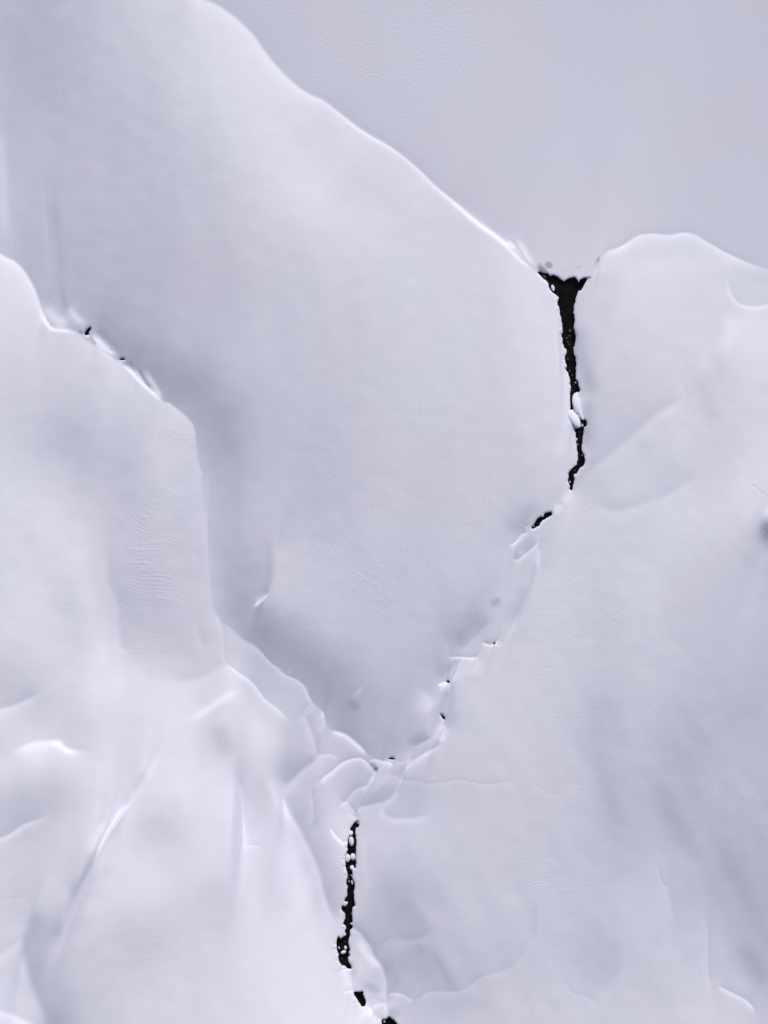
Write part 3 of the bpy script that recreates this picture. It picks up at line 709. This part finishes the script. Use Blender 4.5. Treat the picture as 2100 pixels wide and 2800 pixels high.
idx = np.arange(ny_ * nx_).reshape(ny_, nx_)
fc = (GX[:-1, :-1] + GX[1:, 1:]) / 2; fr_ = (GY[:-1, :-1] + GY[1:, 1:]) / 2
inn = np.zeros(fc.shape, bool)
for p in POLY.values():
    q = np.array(p); i0 = np.searchsorted(ax_, q[:, 0].min() - 4) - 1; i1 = min(nx_ - 1, np.searchsorted(ax_, q[:, 0].max() + 4) + 1)
    j0 = np.searchsorted(ay_, q[:, 1].min() - 4) - 1; j1 = min(ny_ - 1, np.searchsorted(ay_, q[:, 1].max() + 4) + 1)
    inn[j0:j1, i0:i1] |= inside(p, fc[j0:j1, i0:i1], fr_[j0:j1, i0:i1])
keep = ~inn
quads = np.stack([idx[:-1, :-1], idx[1:, :-1], idx[1:, 1:], idx[:-1, 1:]], -1)    # ccw seen from above
touch_k = np.zeros(H.shape, bool); touch_r = np.zeros(H.shape, bool)
for dj in (0, 1):
    for di in (0, 1):
        touch_k[dj:ny_ - 1 + dj, di:nx_ - 1 + di] |= keep
        touch_r[dj:ny_ - 1 + dj, di:nx_ - 1 + di] |= inn
bnd = touch_k & touch_r
segs = []
for p in POLY.values():
    q = np.array(p); segs.append(np.c_[q, np.roll(q, -1, 0)])
segs = np.concatenate(segs)
bi = idx[bnd]
bp_ = PXY[bi]
A_ = segs[:, :2]; D_ = segs[:, 2:] - A_
out = np.empty_like(bp_); dd = np.empty(len(bp_))
for k in range(len(bp_)):
    v = bp_[k] - A_
    tt = np.clip((v * D_).sum(1) / ((D_ ** 2).sum(1) + 1e-9), 0, 1)
    c = A_ + D_ * tt[:, None]; e = np.hypot(*(bp_[k] - c).T); m = e.argmin(); out[k] = c[m]; dd[k] = e[m]
ok = dd < STEP * 1.3
PXY[bi[ok]] = out[ok]
# unit direction away from the hole at boundary verts
hm = np.pad(blur(hole_mask.astype(float), 4.0), ne)
g1, g0 = np.gradient(hm); gl = np.hypot(g0, g1) + 1e-9
away = np.stack([-(g0 / gl).ravel()[bi], -(g1 / gl).ravel()[bi]], 1)
V = np.c_[(PXY[:, 0] - 1050) * S, (1400 - PXY[:, 1]) * S, H.ravel()]
newid = -np.ones(ny_ * nx_, int)
rings = [(1.0, .12), (5.0, .4), (16.0, 1.5)]
base = len(V); ringv = []
zb = H.ravel()[bi]
for (o, dz) in rings:
    q = PXY[bi] + away * o
    ringv.append(np.c_[(q[:, 0] - 1050) * S, (1400 - q[:, 1]) * S, zb - dz])
Vall = np.concatenate([V] + ringv)
pos = -np.ones(ny_ * nx_, int); pos[bi] = np.arange(len(bi)); nb = len(bi)
sk = []
jj, ii = np.nonzero(keep)
def keepat(j, i): return 0 <= j < keep.shape[0] and 0 <= i < keep.shape[1] and keep[j, i]
rj, ri = np.nonzero(inn)
for j, i in zip(rj, ri):
    a, b2, c, d = quads[j, i]
    for (e0, e1, nj, ni) in ((a, b2, j, i - 1), (b2, c, j + 1, i), (c, d, j, i + 1), (d, a, j - 1, i)):
        if keepat(nj, ni) and pos[e0] >= 0 and pos[e1] >= 0:
            p0, p1 = pos[e0], pos[e1]
            prev = (e0, e1)
            for r_ in range(len(rings)):
                cur = (base + r_ * nb + p0, base + r_ * nb + p1)
                sk.append((prev[0], prev[1], cur[1], cur[0])); prev = cur
quads = np.concatenate([quads[keep].reshape(-1, 4), np.array(sk, int).reshape(-1, 4)])
used = np.zeros(len(Vall), bool); used[quads.ravel()] = True
remap = np.cumsum(used) - 1
quads = remap[quads]; Vf = Vall[used]
slv = np.concatenate([SL.ravel(), np.zeros(nb * len(rings))])[used]
def mesh_np(name, V, Q, material, smooth_=True):
    me = bpy.data.meshes.new(name)
    me.vertices.add(len(V)); me.vertices.foreach_set('co', np.asarray(V, np.float32).ravel())
    n = Q.shape[1]
    me.loops.add(Q.size); me.loops.foreach_set('vertex_index', Q.astype(np.int32).ravel())
    me.polygons.add(len(Q)); me.polygons.foreach_set('loop_start', np.arange(0, Q.size, n, dtype=np.int32))
    me.polygons.foreach_set('loop_total', np.full(len(Q), n, np.int32))
    me.update(calc_edges=True); me.validate()
    me.polygons.foreach_set('use_smooth', np.full(len(me.polygons), smooth_, bool))
    me.materials.append(material)
    o = bpy.data.objects.new(name, me); col.objects.link(o)
    return o
ground = mesh_np('snow_ground', Vf, quads, M_SNOW)
at = ground.data.attributes.new('slush', 'FLOAT', 'POINT'); at.data.foreach_set('value', slv.astype(np.float32))
ground['kind'] = 'structure'

# ------------------------------------------------------------------ the stream under the snow
def hat(x, y):
    i = int(round((x + MX) / STEP)); j = int(round((y + MX) / STEP))
    return h[min(max(j, 0), NY - 1), min(max(i, 0), NX - 1)]
cl = smooth(PP("F: 1222,560 1222,600 1228,700 1232,800 1240,900 1255,960 1250,1000 1240,1050 1190,1110 1110,1180 1080,1280 1050,1390 975,1465 957,1550 930,1610 850,1645 800,1680 775,1770 757,1900 745,2000 742,2080 775,2160 830,2205 880,2290"), 8)
zc = []
for x, y in cl:
    i = int((x + MX) / STEP); j = int((y + MX) / STEP); w = 26
    blk = h[max(0, j - 18):j + 18, max(0, i - w):min(NX, i + w)]
    zc.append(np.percentile(blk, 3) if blk.size else zc[-1])
zc = np.array(zc)
k = np.hanning(13); k /= k.sum()
zs = np.convolve(np.pad(zc, 6, mode='edge'), k, 'valid')
zs = np.minimum(zs, zc + .15) - .5
vs = []; fs = []
n = len(cl); W = 9
for i in range(n):
    a = cl[max(0, i - 1)]; b_ = cl[min(n - 1, i + 1)]; d = b_ - a; d = d / (np.hypot(*d) + 1e-9); nv = np.array([-d[1], d[0]])
    hw_ = 62 + 60 * math.exp(-((cl[i][1] - 770) / 60) ** 2)
    for k_ in range(W):
        q = cl[i] + nv * hw_ * (k_ / (W - 1) * 2 - 1)
        vs.append(((q[0] - 1050) * S, (1400 - q[1]) * S, zs[i]))
for i in range(n - 1):
    for k_ in range(W - 1):
        a = i * W + k_; fs.append((a, a + 1, a + W + 1, a + W))
stream = mesh_np('stream_water', np.array(vs), np.array(fs), M_WATER); stream['kind'] = 'structure'
def water_z(x, y):
    k = np.hypot(cl[:, 0] - x, cl[:, 1] - y).argmin(); return zs[k]

# ------------------------------------------------------------------ things: snow-capped stones, wet stones, rocks
def lump(name, pos, rx, ry, rz, seed, material, parent=None, flat_=.0, jag=.12, sub=4, rot=0.0):
    bm = bmesh.new(); bmesh.ops.create_icosphere(bm, subdivisions=sub, radius=1)
    r = random.Random(seed); ph = [[r.uniform(0, 6.28) for _ in range(3)] for _ in range(5)]
    fr = [[r.uniform(-1, 1) * f_ for _ in range(3)] for f_ in (1.4, 2.0, 2.8, 4.2, 6.5)]
    for v in bm.verts:
        c = v.co; s = 1
        for q in range(5):
            s += jag / (1 + q * .8) * math.sin(sum(fr[q][k] * c[k] * 1.6 + ph[q][k] for k in range(3)))
        z = c.z * s
        if z > 0 and flat_: z = z ** (1 + flat_) if z < 1 else z
        v.co = (c.x * s * rx, c.y * s * ry, z * rz)
    for f_ in bm.faces: f_.smooth = True
    me = bpy.data.meshes.new(name); bm.to_mesh(me); bm.free(); me.materials.append(material)
    o = bpy.data.objects.new(name, me); col.objects.link(o)
    o.location = pos; o.rotation_euler = (0, 0, rot)
    if parent: o.parent = parent
    return o
def wpos(fr, x, y):
    px, py = P(fr, [(x, y)])[0]
    return px, py, (px - 1050) * S, (1400 - py) * S
seed = 0
def capped(fr, x, y, rx, ry, rot, label, group='snow capped stones in the open stream', z_up=.42):
    global seed; seed += 1
    px, py, wx, wy = wpos(fr, x, y); s = FR[fr][2]; rx = rx / s * S; ry = ry / s * S
    wz = water_z(px, py)
    e = bpy.data.objects.new('snow_capped_stone', None); col.objects.link(e); e.location = (wx, wy, wz); e.empty_display_size = .2
    e['label'] = label; e['category'] = 'stone'; e['group'] = group
    m = min(rx, ry)
    top = z_up
    lump('stone', (0, 0, top * .25), rx * .78, ry * .78, top * .55, seed, M_ROCK, e, 0, .10, 3, math.radians(rot))
    lump('snow_cap', (0, 0, top * .75), rx, ry, min(top * .5, max(m * .7, .10)), seed + 100, M_CAP, e, 0, .05, 4, math.radians(rot))
    return e
capped('Z1', 612, 767, 22, 44, 14, 'narrow upright snow capped stone in the wide pool at the lake outlet')
capped('Z1', 898, 1962, 14, 14, 0, 'small round snow cap in the right notch of the upper opening')
capped('Z2', 1113, 652, 30, 34, 0, 'diamond shaped snow capped stone at the head of the second opening')
capped('Z2', 1115, 1138, 11, 10, 0, 'tiny white cap at the right edge of the second opening where it widens')
capped('Z2', 1026, 882, 13, 22, 0, 'small snow clot on the left edge of the second opening, halfway down its straight part')
capped('Z2', 1040, 966, 9, 13, 10, 'smallest snow clot on the left edge of the second opening, just under a larger one')
capped('Z2', 918, 1560, 14, 12, 0, 'small pale stone in the narrow tail of the second opening')
capped('Z3', 692, 728, 52, 92, 4, 'large egg shaped snow capped boulder standing near the top of the lower opening', z_up=.55)
capped('Z3', 608, 1040, 62, 78, 0, 'left of the two rounded snow capped boulders that bridge the lower opening', z_up=.55)
capped('Z3', 722, 1018, 52, 66, 10, 'right of the two rounded snow capped boulders that bridge the lower opening', z_up=.5)
capped('Z3', 825, 372, 28, 36, 0, 'rounded snow cap on the right bank at the very top of the lower opening')
capped('Z3', 798, 525, 28, 55, -5, 'snow clump hugging the right bank just under the top of the lower opening')
capped('Z3', 692, 575, 34, 50, 0, 'blocky snow clump reaching from the left bank above the egg shaped boulder')
capped('Z3', 705, 1215, 40, 36, 20, 'forked snow clump on the right bank below the two bridging boulders')
capped('Z3', 649, 1484, 12, 15, 0, 'small white cap standing alone in the middle of the lower opening')
capped('Z3', 708, 1500, 19, 40, 10, 'upright snow capped stone at the right bank beside a small lone cap')
capped('Z3', 693, 1370, 11, 14, 0, 'tiny white cap at the right bank above the upright stone of the lower opening')
capped('Z3', 598, 1893, 36, 26, 35, 'ragged snow clump jutting from the left bank in the lower half of the lower opening')
capped('Z3', 575, 1930, 28, 30, 0, 'lumpy snow clot behind the ragged clump on the left bank of the lower opening')
capped('Z4', 690, 350, 18, 20, 0, 'round snow knob on the right bank just above the snow pillow')
capped('Z4', 583, 804, 28, 38, 0, 'round snow capped stone in the pool beside the snow pillow, upper of the touching pair')
capped('Z4', 545, 890, 52, 34, 20, 'oblong snow capped stone in the pool beside the snow pillow, lower of the touching pair')
capped('Z4', 460, 805, 14, 26, 35, 'thin slanted snow sliver at the left edge of the pool beside the snow pillow')
capped('Z4', 660, 895, 16, 34, 0, 'narrow snow clump at the right edge of the pool beside the snow pillow')
capped('Z6', 1338, 208, 16, 16, 20, 'pale snow crust in the upper edge of the slanting slit opening')
capped('Z6', 1232, 322, 14, 12, 30, 'small snow crust at the lower left end of the slanting slit opening')
capped('Z4', 1320, 2185, 22, 34, 10, 'greyish snow capped stone in the opening cut by the bottom edge of the photo')

def block(fr, x, y, rx, ry, rot, label, up, th=.35):
    global seed; seed += 1
    px, py, wx, wy = wpos(fr, x, y); s = FR[fr][2]; rx = rx / s * S; ry = ry / s * S
    o = lump('snow_block', (wx, wy, hat(px, py) + up), rx, ry, th, seed, M_CAP, None, 0, .13, 4, math.radians(rot))
    o['label'] = label; o['category'] = 'snow block'; o['group'] = 'snow blocks bridging the stream'
    o.rotation_euler = (math.radians(-14), math.radians(12), math.radians(rot))
    return o
block('Z2', 1062, 350, 90, 225, 6, 'long grey snow tongue lying between the upper opening and the second opening', -.27, .4)
block('Z2', 990, 550, 92, 160, 26, 'bright white tilted snow block wedged across the stream above the second opening', .0, .42)

def wet(fr, x, y, r):
    global seed; seed += 1
    px, py, wx, wy = wpos(fr, x, y); r = r / FR[fr][2] * S
    o = lump('wet_stone', (wx, wy, water_z(px, py) + .02), r * random.uniform(.9, 1.4), r, r * .8, seed, M_GREY, None, 0, .18, 2, random.uniform(0, 3))
    return o
WETS = [('Z1', 830, 1310, 15), ('Z1', 822, 1375, 9), ('Z1', 785, 1400, 10), ('Z1', 797, 1450, 10), ('Z1', 818, 1482, 7), ('Z1', 798, 1663, 10), ('Z1', 823, 1815, 9),
        ('Z1', 852, 1870, 7), ('Z1', 880, 1990, 9), ('Z2', 960, 100, 12), ('Z2', 1072, 762, 9), ('Z2', 1065, 820, 6), ('Z2', 1075, 860, 6), ('Z2', 1065, 1112, 9),
        ('Z2', 990, 1375, 14), ('Z2', 945, 1385, 14), ('Z3', 765, 465, 11), ('Z3', 745, 500, 7), ('Z3', 728, 1120, 8), ('Z3', 645, 1430, 12), ('Z3', 655, 1365, 7),
        ('Z4', 625, 265, 9), ('Z4', 560, 690, 9), ('Z4', 585, 685, 7), ('Z4', 640, 835, 8), ('Z4', 515, 1012, 10), ('Z4', 590, 1075, 8), ('Z6', 1280, 290, 10)]
for w in WETS:
    o = wet(*w)
    fr = w[0]
    up = fr in ('Z1',) or (fr == 'Z2' and w[2] < 500)
    where = 'upper opening below the lake' if up else ('second opening' if fr == 'Z2' else ('slanting slit opening' if fr == 'Z6' else 'lower opening'))
    o['label'] = 'small wet grey stone just breaking the black water of the ' + where
    o['category'] = 'stone'; o['group'] = 'wet stones in the ' + where

def rock(fr, x, y, rx, ry, dz, label, material=M_DARK, jag=.2, rz=None, nm='exposed_rock', rot=0):
    global seed; seed += 1
    px, py, wx, wy = wpos(fr, x, y); s = FR[fr][2]; rx = rx / s * S; ry = ry / s * S
    hh = float(np.min(h[max(0, int((py + MX) / STEP) - 6):int((py + MX) / STEP) + 7, int((px + MX) / STEP) - 6:int((px + MX) / STEP) + 7]))
    o = lump(nm, (wx, wy, hh - dz), rx, ry, rz or min(rx, ry), seed, material, None, 0, jag, 4, math.radians(rot))
    o['label'] = label; o['category'] = 'rock'
    return o
rock('Z5', 832, 918, 110, 90, 1.25, 'black rock deep in the slanted hole on the left snow crest', rz=.7)
rock('Z5', 1155, 1184, 90, 60, 1.15, 'black rock in the tiny slot lower down the left snow crest', rz=.7)
rock('Z1', 500, 625, 22, 44, .36, 'glossy dark rock along the left shore of the outlet pool', M_ROCK, .16, .2, 'shore_rock', 40)
rock('Z1', 560, 710, 12, 50, .34, 'slim dark rock below the longer one on the left shore of the outlet pool', M_ROCK, .16, .2, 'shore_rock', 25)
rock('Z8', 1655, 1310, 26, 22, .02, 'grey rock breaking the snow at the right edge of the photo', M_GREY, .2, .18)
